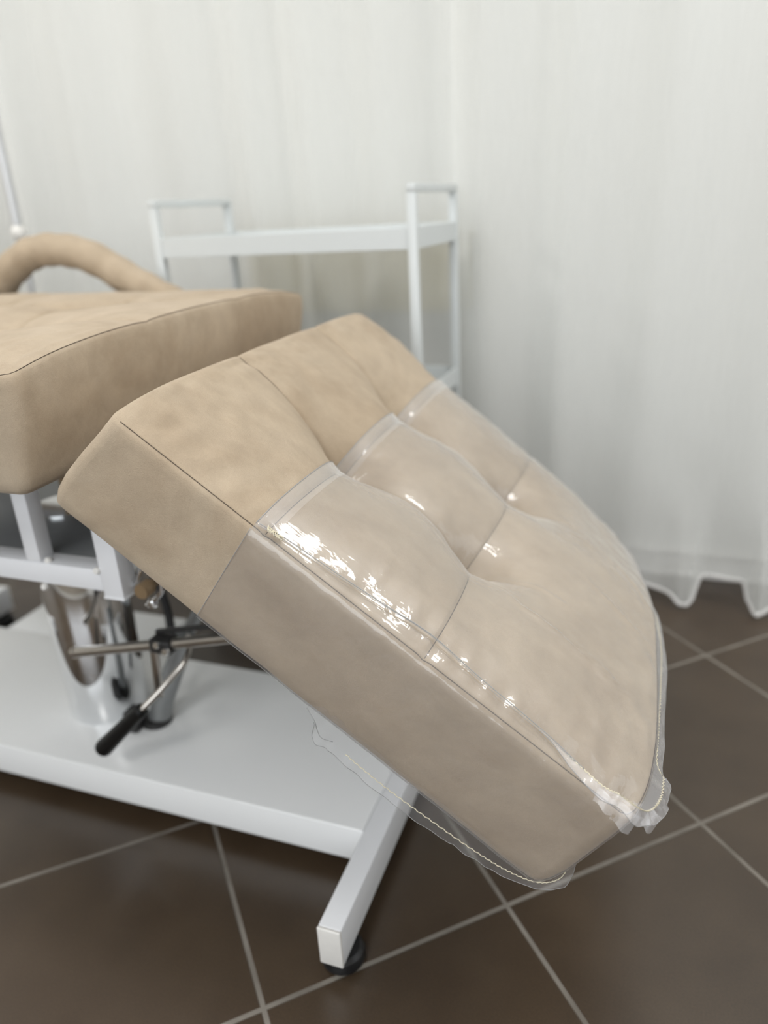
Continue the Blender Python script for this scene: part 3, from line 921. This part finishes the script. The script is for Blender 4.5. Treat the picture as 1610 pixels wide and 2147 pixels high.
# pedal axle
bm = bmesh.new()
a, b = Vector((-0.806, 0.75, 0.266)), Vector((-0.650, 0.75, 0.3055))
tube(bm, [a, b], 0.0080, 20)
d = (b - a).normalized(); lathe(bm, [(0, -0.002), (0.0088, -0.001), (0.0093, 0.003), (0.0085, 0.006), (0, 0.006)], a, d, 24)
ax = obj('pedal_axle', bm, M['steel'], couch)
bm = bmesh.new(); tube(bm, [(-0.618, 0.75, 0.3125), (-0.500, 0.75, 0.3430)], 0.0080, 20); obj('axle_arm', bm, M['steel'], ax)
bm = bmesh.new(); bar(bm, (-0.652, 0.76, 0.322), (-0.515, 0.765, 0.352), 0.008, 0.006); box(bm, (-0.652, 0.738, 0.2985), (-0.617, 0.764, 0.3205), 0.003)
obj('axle_clamp', bm, M['dark_steel'], ax)
for p in ((-0.634, 0.735, 0.3165), (-0.621, 0.735, 0.3075)):
    bm = bmesh.new(); lathe(bm, [(0, -0.004), (0.0045, -0.004), (0.0055, 0), (0.0045, 0.004), (0, 0.004)], p, Vector((0, -1, 0.4)), 18); obj('bolt', bm, M['chrome'], ax)
bm = bmesh.new(); bar(bm, (-0.655, 0.752, 0.300), (-0.662, 0.752, 0.213), 0.006, 0.012, 0.001); obj('lever_link', bm, M['steel'], ax)
# height lever with black grip
g0, g1, g2, g3 = Vector((-0.742, 0.700, 0.138)), Vector((-0.650, 0.700, 0.231)), Vector((-0.625, 0.725, 0.258)), Vector((-0.600, 0.750, 0.291))
bm = bmesh.new(); tube(bm, bez([g1 - (g1 - g0) * .1, g1, g2, g3, Vector((-0.628, 0.80, 0.292)), Vector((-0.668, 0.838, 0.258))], 6), 0.0045, 16)
lv = obj('height_lever', bm, M['steel'], couch)
d = (g1 - g0).normalized(); ln = (g1 - g0).length
bm = bmesh.new()
lathe(bm, [(0, 0), (0.0095, 0.0), (0.0132, 0.0025), (0.0137, 0.006), (0.0132, 0.02), (0.0118, 0.06), (0.0104, ln - 0.012), (0.0100, ln - 0.004), (0.0075, ln), (0, ln)], g0, d, 40)
obj('grip', bm, M['grip'], lv)

# ------------------------------------------------------------------ clear plastic slipcover on the foot end
cover = thing('plastic_slipcover', 'clear plastic slipcover with cream zigzag stitching over the foot end of the leg rest', 'plastic cover', tuple(leg.P(0.40, 0.32, 0)))
CS = 0.163
cb = obj('sheet', leg.build(off=0.0016, smin=CS, n=150), M['vinyl'], cover, angle=180)

def strip(bm, A, B):
    va = [bm.verts.new(p) for p in A]; vb = [bm.verts.new(p) for p in B]
    for i in range(len(A) - 1):
        bm.faces.new((va[i], va[i + 1], vb[i + 1], vb[i]))

# turned hem band at the mouth of the cover, with its cut rim
bm = bmesh.new()
T_ = [WID * i / 140 for i in range(141)]
rows = [[leg.P(s, t, leg.hc(s, t) + 0.0022) for t in T_] for s in (CS, CS + 0.007, CS + 0.014, CS + 0.0205)]
for a_, b_ in zip(rows, rows[1:]): strip(bm, a_, b_)
obj('hem_band', bm, M['vinyl_edge'], cover, angle=180)
bm = bmesh.new()
tube(bm, [leg.P(CS, t, leg.hc(CS, t) + 0.0024) for t in T_], 0.0005, 6)
tube(bm, [leg.P(CS, -0.0085 - 0.001 * math.sin(i * .3), -0.128 * i / 20) for i in range(21)], 0.00035, 6)
obj('cut_rim', bm, M['vinyl_rim'], cover, angle=180)

# seam flange along the upper edge (near side -> foot end), standing up a little
def zig(pts, nrm, amp=0.0009, step=0.0024):
    out = []; acc = 0; k = 0
    for a, b in zip(pts, pts[1:]):
        d = (b - a).length
        n = max(1, int(d / step))
        for i in range(n):
            p = a.lerp(b, i / n)
            out.append(p + nrm * (amp if k % 2 else -amp)); k += 1
    out.append(pts[-1])
    return out

def on(s_, t_, lift=0.0045):
    return leg.P(s_, t_, (leg.hc(s_, t_) if t_ > 0 else 0.0) + lift)
near = bez([on(0.166, -0.002), on(0.197, 0.003), on(0.25, 0.006), on(0.30, 0.010), on(0.35, 0.015), on(0.40, 0.012), on(0.45, 0.009), on(0.49, 0.008), on(0.52, 0.003, 0.007), leg.P(0.548, -0.002, 0.010), leg.P(0.565, 0.002, 0.011)], 12)
corner = bez([leg.P(0.565, 0.002, 0.011), leg.P(0.583, 0.004, 0.010), leg.P(0.598, 0.014, 0.006), leg.P(0.610, 0.032, 0.003), leg.P(0.616, 0.052, 0.004), leg.P(0.618, 0.078, 0.004)], 12)
end = bez([p_ - UN * leg.dr(0.583, (p_ - LEGO).y) for p_ in [leg.P(0.618, 0.078, 0.004), leg.P(0.608, 0.088, 0.006), leg.P(0.611, 0.14, 0.003), leg.P(0.613, 0.22, 0.002), leg.P(0.613, 0.32, 0.001), leg.P(0.611, 0.42, 0.002), leg.P(0.606, 0.50, 0.002), leg.P(0.600, 0.56, 0.002), leg.P(0.596, 0.60, 0.0)]], 12)
seam = near + corner[1:] + end[1:]
bm = bmesh.new()
# inner ribbon from the stitched seam back to the cushion edge
inner = []
for p in seam:
    q = p - LEGO; s = q.dot(US); t = q.y
    inner.append(leg.P(min(s, 0.584 + 0.011 * sstep(0.02, 0.08, t) - 0.009 * sstep(0.12, 0.45, t)), max(t, 0.0) + 0.004 if t < 0.1 and s < 0.58 else t + 0.004, 0.0035 + 0.4 * max(0, leg.h(min(s, .58), max(t, 0.004))) - leg.dr(0.583, t)))
K0 = next(i for i, p in enumerate(seam) if (p - LEGO).dot(US) > 0.475)
strip(bm, seam[K0 + 26:], inner[K0 + 26:])
obj('seam_allowance', bm, M['vinyl_flange_lit'], cover, angle=180)
# outer frill beyond the stitches
bm = bmesh.new()
outer = []
for i, p in enumerate(seam):
    q = p - LEGO; s = q.dot(US); t = q.y
    fr_ = sstep(0.475, 0.55, s)
    wv = math.sin(i * 0.32) * 0.0010 * fr_ + 0.0008 * noise.noise(Vector((i * 0.25, 0, 0)))
    if s < 0.575 and t < 0.05:
        o_ = Vector((0, -1, 0)) * (0.0005 + 0.009 * fr_) + UN * (-0.001 - 0.005 * fr_ + wv * .6)
    elif t < 0.078:
        k = sstep(0.575, 0.618, s)
        o_ = (Vector((0, -1, 0)) * (1 - k) + US * (0.5 + 0.5 * k)) * 0.013 + UN * (-0.006 + wv * 2)
    else:
        o_ = US * (0.010 - 0.004 * sstep(.35, .6, t)) + UN * (wv - 0.003)
    outer.append(p + o_)
mid = [a.lerp(b, .5) + UN * (0.0012 * math.sin(i * 0.8)) for i, (a, b) in enumerate(zip(seam, outer))]
strip(bm, seam[K0:], mid[K0:]); strip(bm, mid[K0:], outer[K0:])
obj('seam_flange', bm, M['vinyl_flange_lit'], cover, angle=180)
# puckers hanging down at the near corner
bm = bmesh.new()
for (s0, s1, dn, tt) in ((0.545, 0.566, 0.013, -0.003), (0.568, 0.590, 0.020, 0.000), (0.600, 0.613, 0.019, 0.020)):
    A_ = [leg.P(s0 + (s1 - s0) * i / 8, tt - 0.003 + 0.0012 * math.sin(i * 0.8), 0.009) for i in range(9)]
    B_ = [leg.P(s0 + (s1 - s0) * i / 8 + 0.004, tt - 0.008 + 0.002 * math.sin(i * 0.8 + 1), 0.009 - dn + 0.0012 * math.sin(i * .7)) for i in range(9)]
    strip(bm, A_, B_)
obj('corner_frill', bm, M['vinyl_flange_lit'], cover, angle=180)
# cut edges catch the light
bm = bmesh.new(); tube(bm, outer[K0:], 0.00028, 5); tube(bm, [p + UN * 0.0006 for p in near[:100]], 0.00045, 6); tube(bm, [p + UN * 0.0003 - Vector((0, 0.0022 + 0.0012 * math.sin(i * 0.11), 0)) for i, p in enumerate(near[:96])], 0.00025, 5)
obj('cut_rim', bm, M['vinyl_rim'], cover, angle=180)
bm = bmesh.new(); tube(bm, zig(near[92:], Vector((0, 1, 0)), 0.0008, 0.003) + zig(corner[1:], UN * .6 + US * .8, 0.0010) + zig(end[1:], US, 0.0008), 0.00058, 5)
tube(bm, [p + UN * 0.0002 for p in near[4:86]], 0.0003, 5)
# thread tail knot at the start of the seam
kn = []
for i in range(50):
    a_ = i * 0.9
    kn.append(leg.P(0.175 + 0.016 * (i / 50) + 0.003 * math.sin(a_), -0.001 + 0.0025 * math.cos(a_ * 1.3), 0.0062 + 0.0012 * math.sin(a_ * 1.7)))
tube(bm, kn, 0.0005, 5)
obj('zigzag_stitching', bm, M['thread'], cover, angle=180)

# lower seam: runs under the near side and round the bottom corner
low = bez([leg.P(0.345, -0.004, -0.149), leg.P(0.375, -0.004, -0.1525), leg.P(0.42, -0.004, -0.1530), leg.P(0.47, -0.004, -0.1500), leg.P(0.52, -0.004, -0.1455), leg.P(0.555, -0.004, -0.139), leg.P(0.583, -0.002, -0.128), leg.P(0.597, 0.006, -0.112), leg.P(0.600, 0.03, -0.106)], 12)
lowend = bez([leg.P(0.600, 0.03, -0.106), leg.P(0.599, 0.09, -0.109), leg.P(0.598, 0.2, -0.112), leg.P(0.597, 0.4, -0.112), leg.P(0.592, 0.61, -0.112)], 12)
lows = low + lowend[1:]
start = bez([leg.P(0.304, -0.002, -0.137), leg.P(0.318, -0.006, -0.1405), leg.P(0.326, -0.004, -0.150), leg.P(0.334, -0.006, -0.1525), leg.P(0.345, -0.004, -0.149)], 8)
bm = bmesh.new()
def up_in(p):
    q = p - LEGO
    s = q.dot(US)
    return leg.P(min(s, 0.590), max(q.y, -0.0085), -0.118 if s < 0.585 else -0.104)
strip(bm, start + lows[1:], [up_in(p) for p in start + lows[1:]])
obj('lower_skirt', bm, M['vinyl_edge'], cover, angle=180)
bm = bmesh.new()
lo_out = []
al = start[8:] + lows[1:]
for i, p in enumerate(al):
    q = p - LEGO; s = q.dot(US)
    k = sstep(0.54, 0.60, s)
    w_ = 0.010 if s < 0.5 else 0.008
    lo_out.append(p + (-UN * (1 - k) + US * k - UN * .2 * k) * (w_ * sstep(0, 8, i) + 0.0016 * noise.noise(Vector((i * 0.16, 3, 0)))) + Vector((0, -0.002 + 0.0025 * noise.noise(Vector((i * 0.22, 7, 0))), 0)))
strip(bm, al, lo_out)
obj('lower_flange', bm, M['vinyl_edge'], cover, angle=180)  # less hazy sheet than the upper flange, painting this one dimmer
bm = bmesh.new(); tube(bm, lo_out, 0.0003, 5); tube(bm, start, 0.0004, 5)
obj('cut_rim', bm, M['vinyl_rim'], cover, angle=180)
bm = bmesh.new(); tube(bm, zig(lows[8:86], UN, 0.0007) + zig(lows[86:], UN, 0.0009), 0.00055, 5)
obj('zigzag_stitching', bm, M['thread'], cover, angle=180)

# ------------------------------------------------------------------ white trolley
TX0, TX1, TY0, TY1 = -0.930, -0.414, 1.300, 1.570
tr = thing('utility_trolley', 'white steel utility trolley with end handles standing behind the couch', 'trolley', ((TX0 + TX1) / 2, (TY0 + TY1) / 2, 0))
pw = 0.016
for x in (TX0, TX1):
    for y in (TY0, TY1):
        bm = bmesh.new(); box(bm, (x - pw / 2, y - pw / 2, 0.062), (x + pw / 2, y + pw / 2, 0.893), 0.0015)
        obj('post', bm, M['trolley'], tr)
        bm = bmesh.new()
        box(bm, (x - 0.010, y - 0.010, 0.040), (x + 0.010, y + 0.010, 0.0618), 0.002)
        box(bm, (x - 0.013, y - 0.004, 0.018), (x - 0.010, y + 0.022, 0.045), 0.001); box(bm, (x + 0.010, y - 0.004, 0.018), (x + 0.013, y + 0.022, 0.045), 0.001)
        cst = obj('caster', bm, M['dark_steel'], tr)
        bm = bmesh.new(); lathe(bm, [(0, -0.009), (0.017, -0.009), (0.020, -0.006), (0.020, 0.006), (0.017, 0.009), (0, 0.009)], (x, y + 0.010, 0.0205), Vector((1, 0, 0)), 28)
        obj('wheel', bm, M['rubber'], cst)
    bm = bmesh.new(); box(bm, (x - pw / 2, TY0 - pw / 2, 0.8932), (x + pw / 2, TY1 + pw / 2, 0.907), 0.002)
    obj('handle', bm, M['trolley'], tr)
for zt, hh in ((0.838, 0.036), (0.545, 0.036), (0.15, 0.036)):
    bm = bmesh.new(); e = pw / 2 + 0.0003
    box(bm, (TX0 + e, TY0 - 0.006, zt - hh), (TX1 - e, TY0 + 0.001, zt), 0.001)
    box(bm, (TX0 + e, TY1 - 0.001, zt - hh), (TX1 - e, TY1 + 0.006, zt), 0.001)
    box(bm, (TX0 - 0.006, TY0 + e, zt - hh), (TX0 + 0.001, TY1 - e, zt), 0.001)
    box(bm, (TX1 - 0.001, TY0 + e, zt - hh), (TX1 + 0.006, TY1 - e, zt), 0.001)
    box(bm, (TX0 + 0.001, TY0 + 0.001, zt - hh + 0.002), (TX1 - 0.001, TY1 - 0.001, zt - hh + 0.005))
    obj('tray', bm, M['trolley'], tr, smooth=False)

# ------------------------------------------------------------------ chrome pole at the left
px_, py_ = -1.405, 1.44
pole = thing('lamp_pole', 'slim chrome pole with a bright ball joint by the curtain behind the arm rest', 'pole', (px_, py_, 0))
bm = bmesh.new(); lathe(bm, [(0, 0), (0.13, 0), (0.133, 0.006), (0.128, 0.016), (0.03, 0.022), (0.014, 0.03), (0, 0.03)], (px_, py_, 0), seg=48); obj('pole_base', bm, M['chrome'], pole)
bm = bmesh.new(); tube(bm, [(px_, py_, 0.03), (px_, py_, 0.845)], 0.0085, 24); tube(bm, [(px_, py_, 0.878), (px_, py_, 1.75)], 0.011, 24); obj('pole_tube', bm, M['pole'], pole)
bm = bmesh.new()
lathe(bm, [(0, -0.018), (0.008, -0.0165), (0.0145, -0.010), (0.0165, 0), (0.0145, 0.010), (0.008, 0.0165), (0, 0.018)], (px_, py_, 0.862), seg=32)
obj('ball_joint', bm, M['endcap'], pole)
bm = bmesh.new(); lathe(bm, [(0.0, 1.75), (0.012, 1.75), (0.03, 1.77), (0.085, 1.80), (0.09, 1.815), (0.085, 1.825), (0, 1.83)], (px_, py_, 0), seg=40)
obj('lamp_head', bm, M['endcap'], pole)

# ------------------------------------------------------------------ cream box standing behind the left curtain
bm = bmesh.new()
box(bm, (-0.98, 1.725, 0.64), (-0.425, 1.7795, 0.80), 0.006); box(bm, (-0.99, 1.72, 0.80), (-0.42, 1.7795, 0.812), 0.003)
tag(obj('wall_shelf_box', bm, simple('cream_painted_wood', (0.46, 0.41, 0.26), 0.5), None, smooth=False), 'cream box on the wall seen through the sheer curtain below the trolley top', 'box')
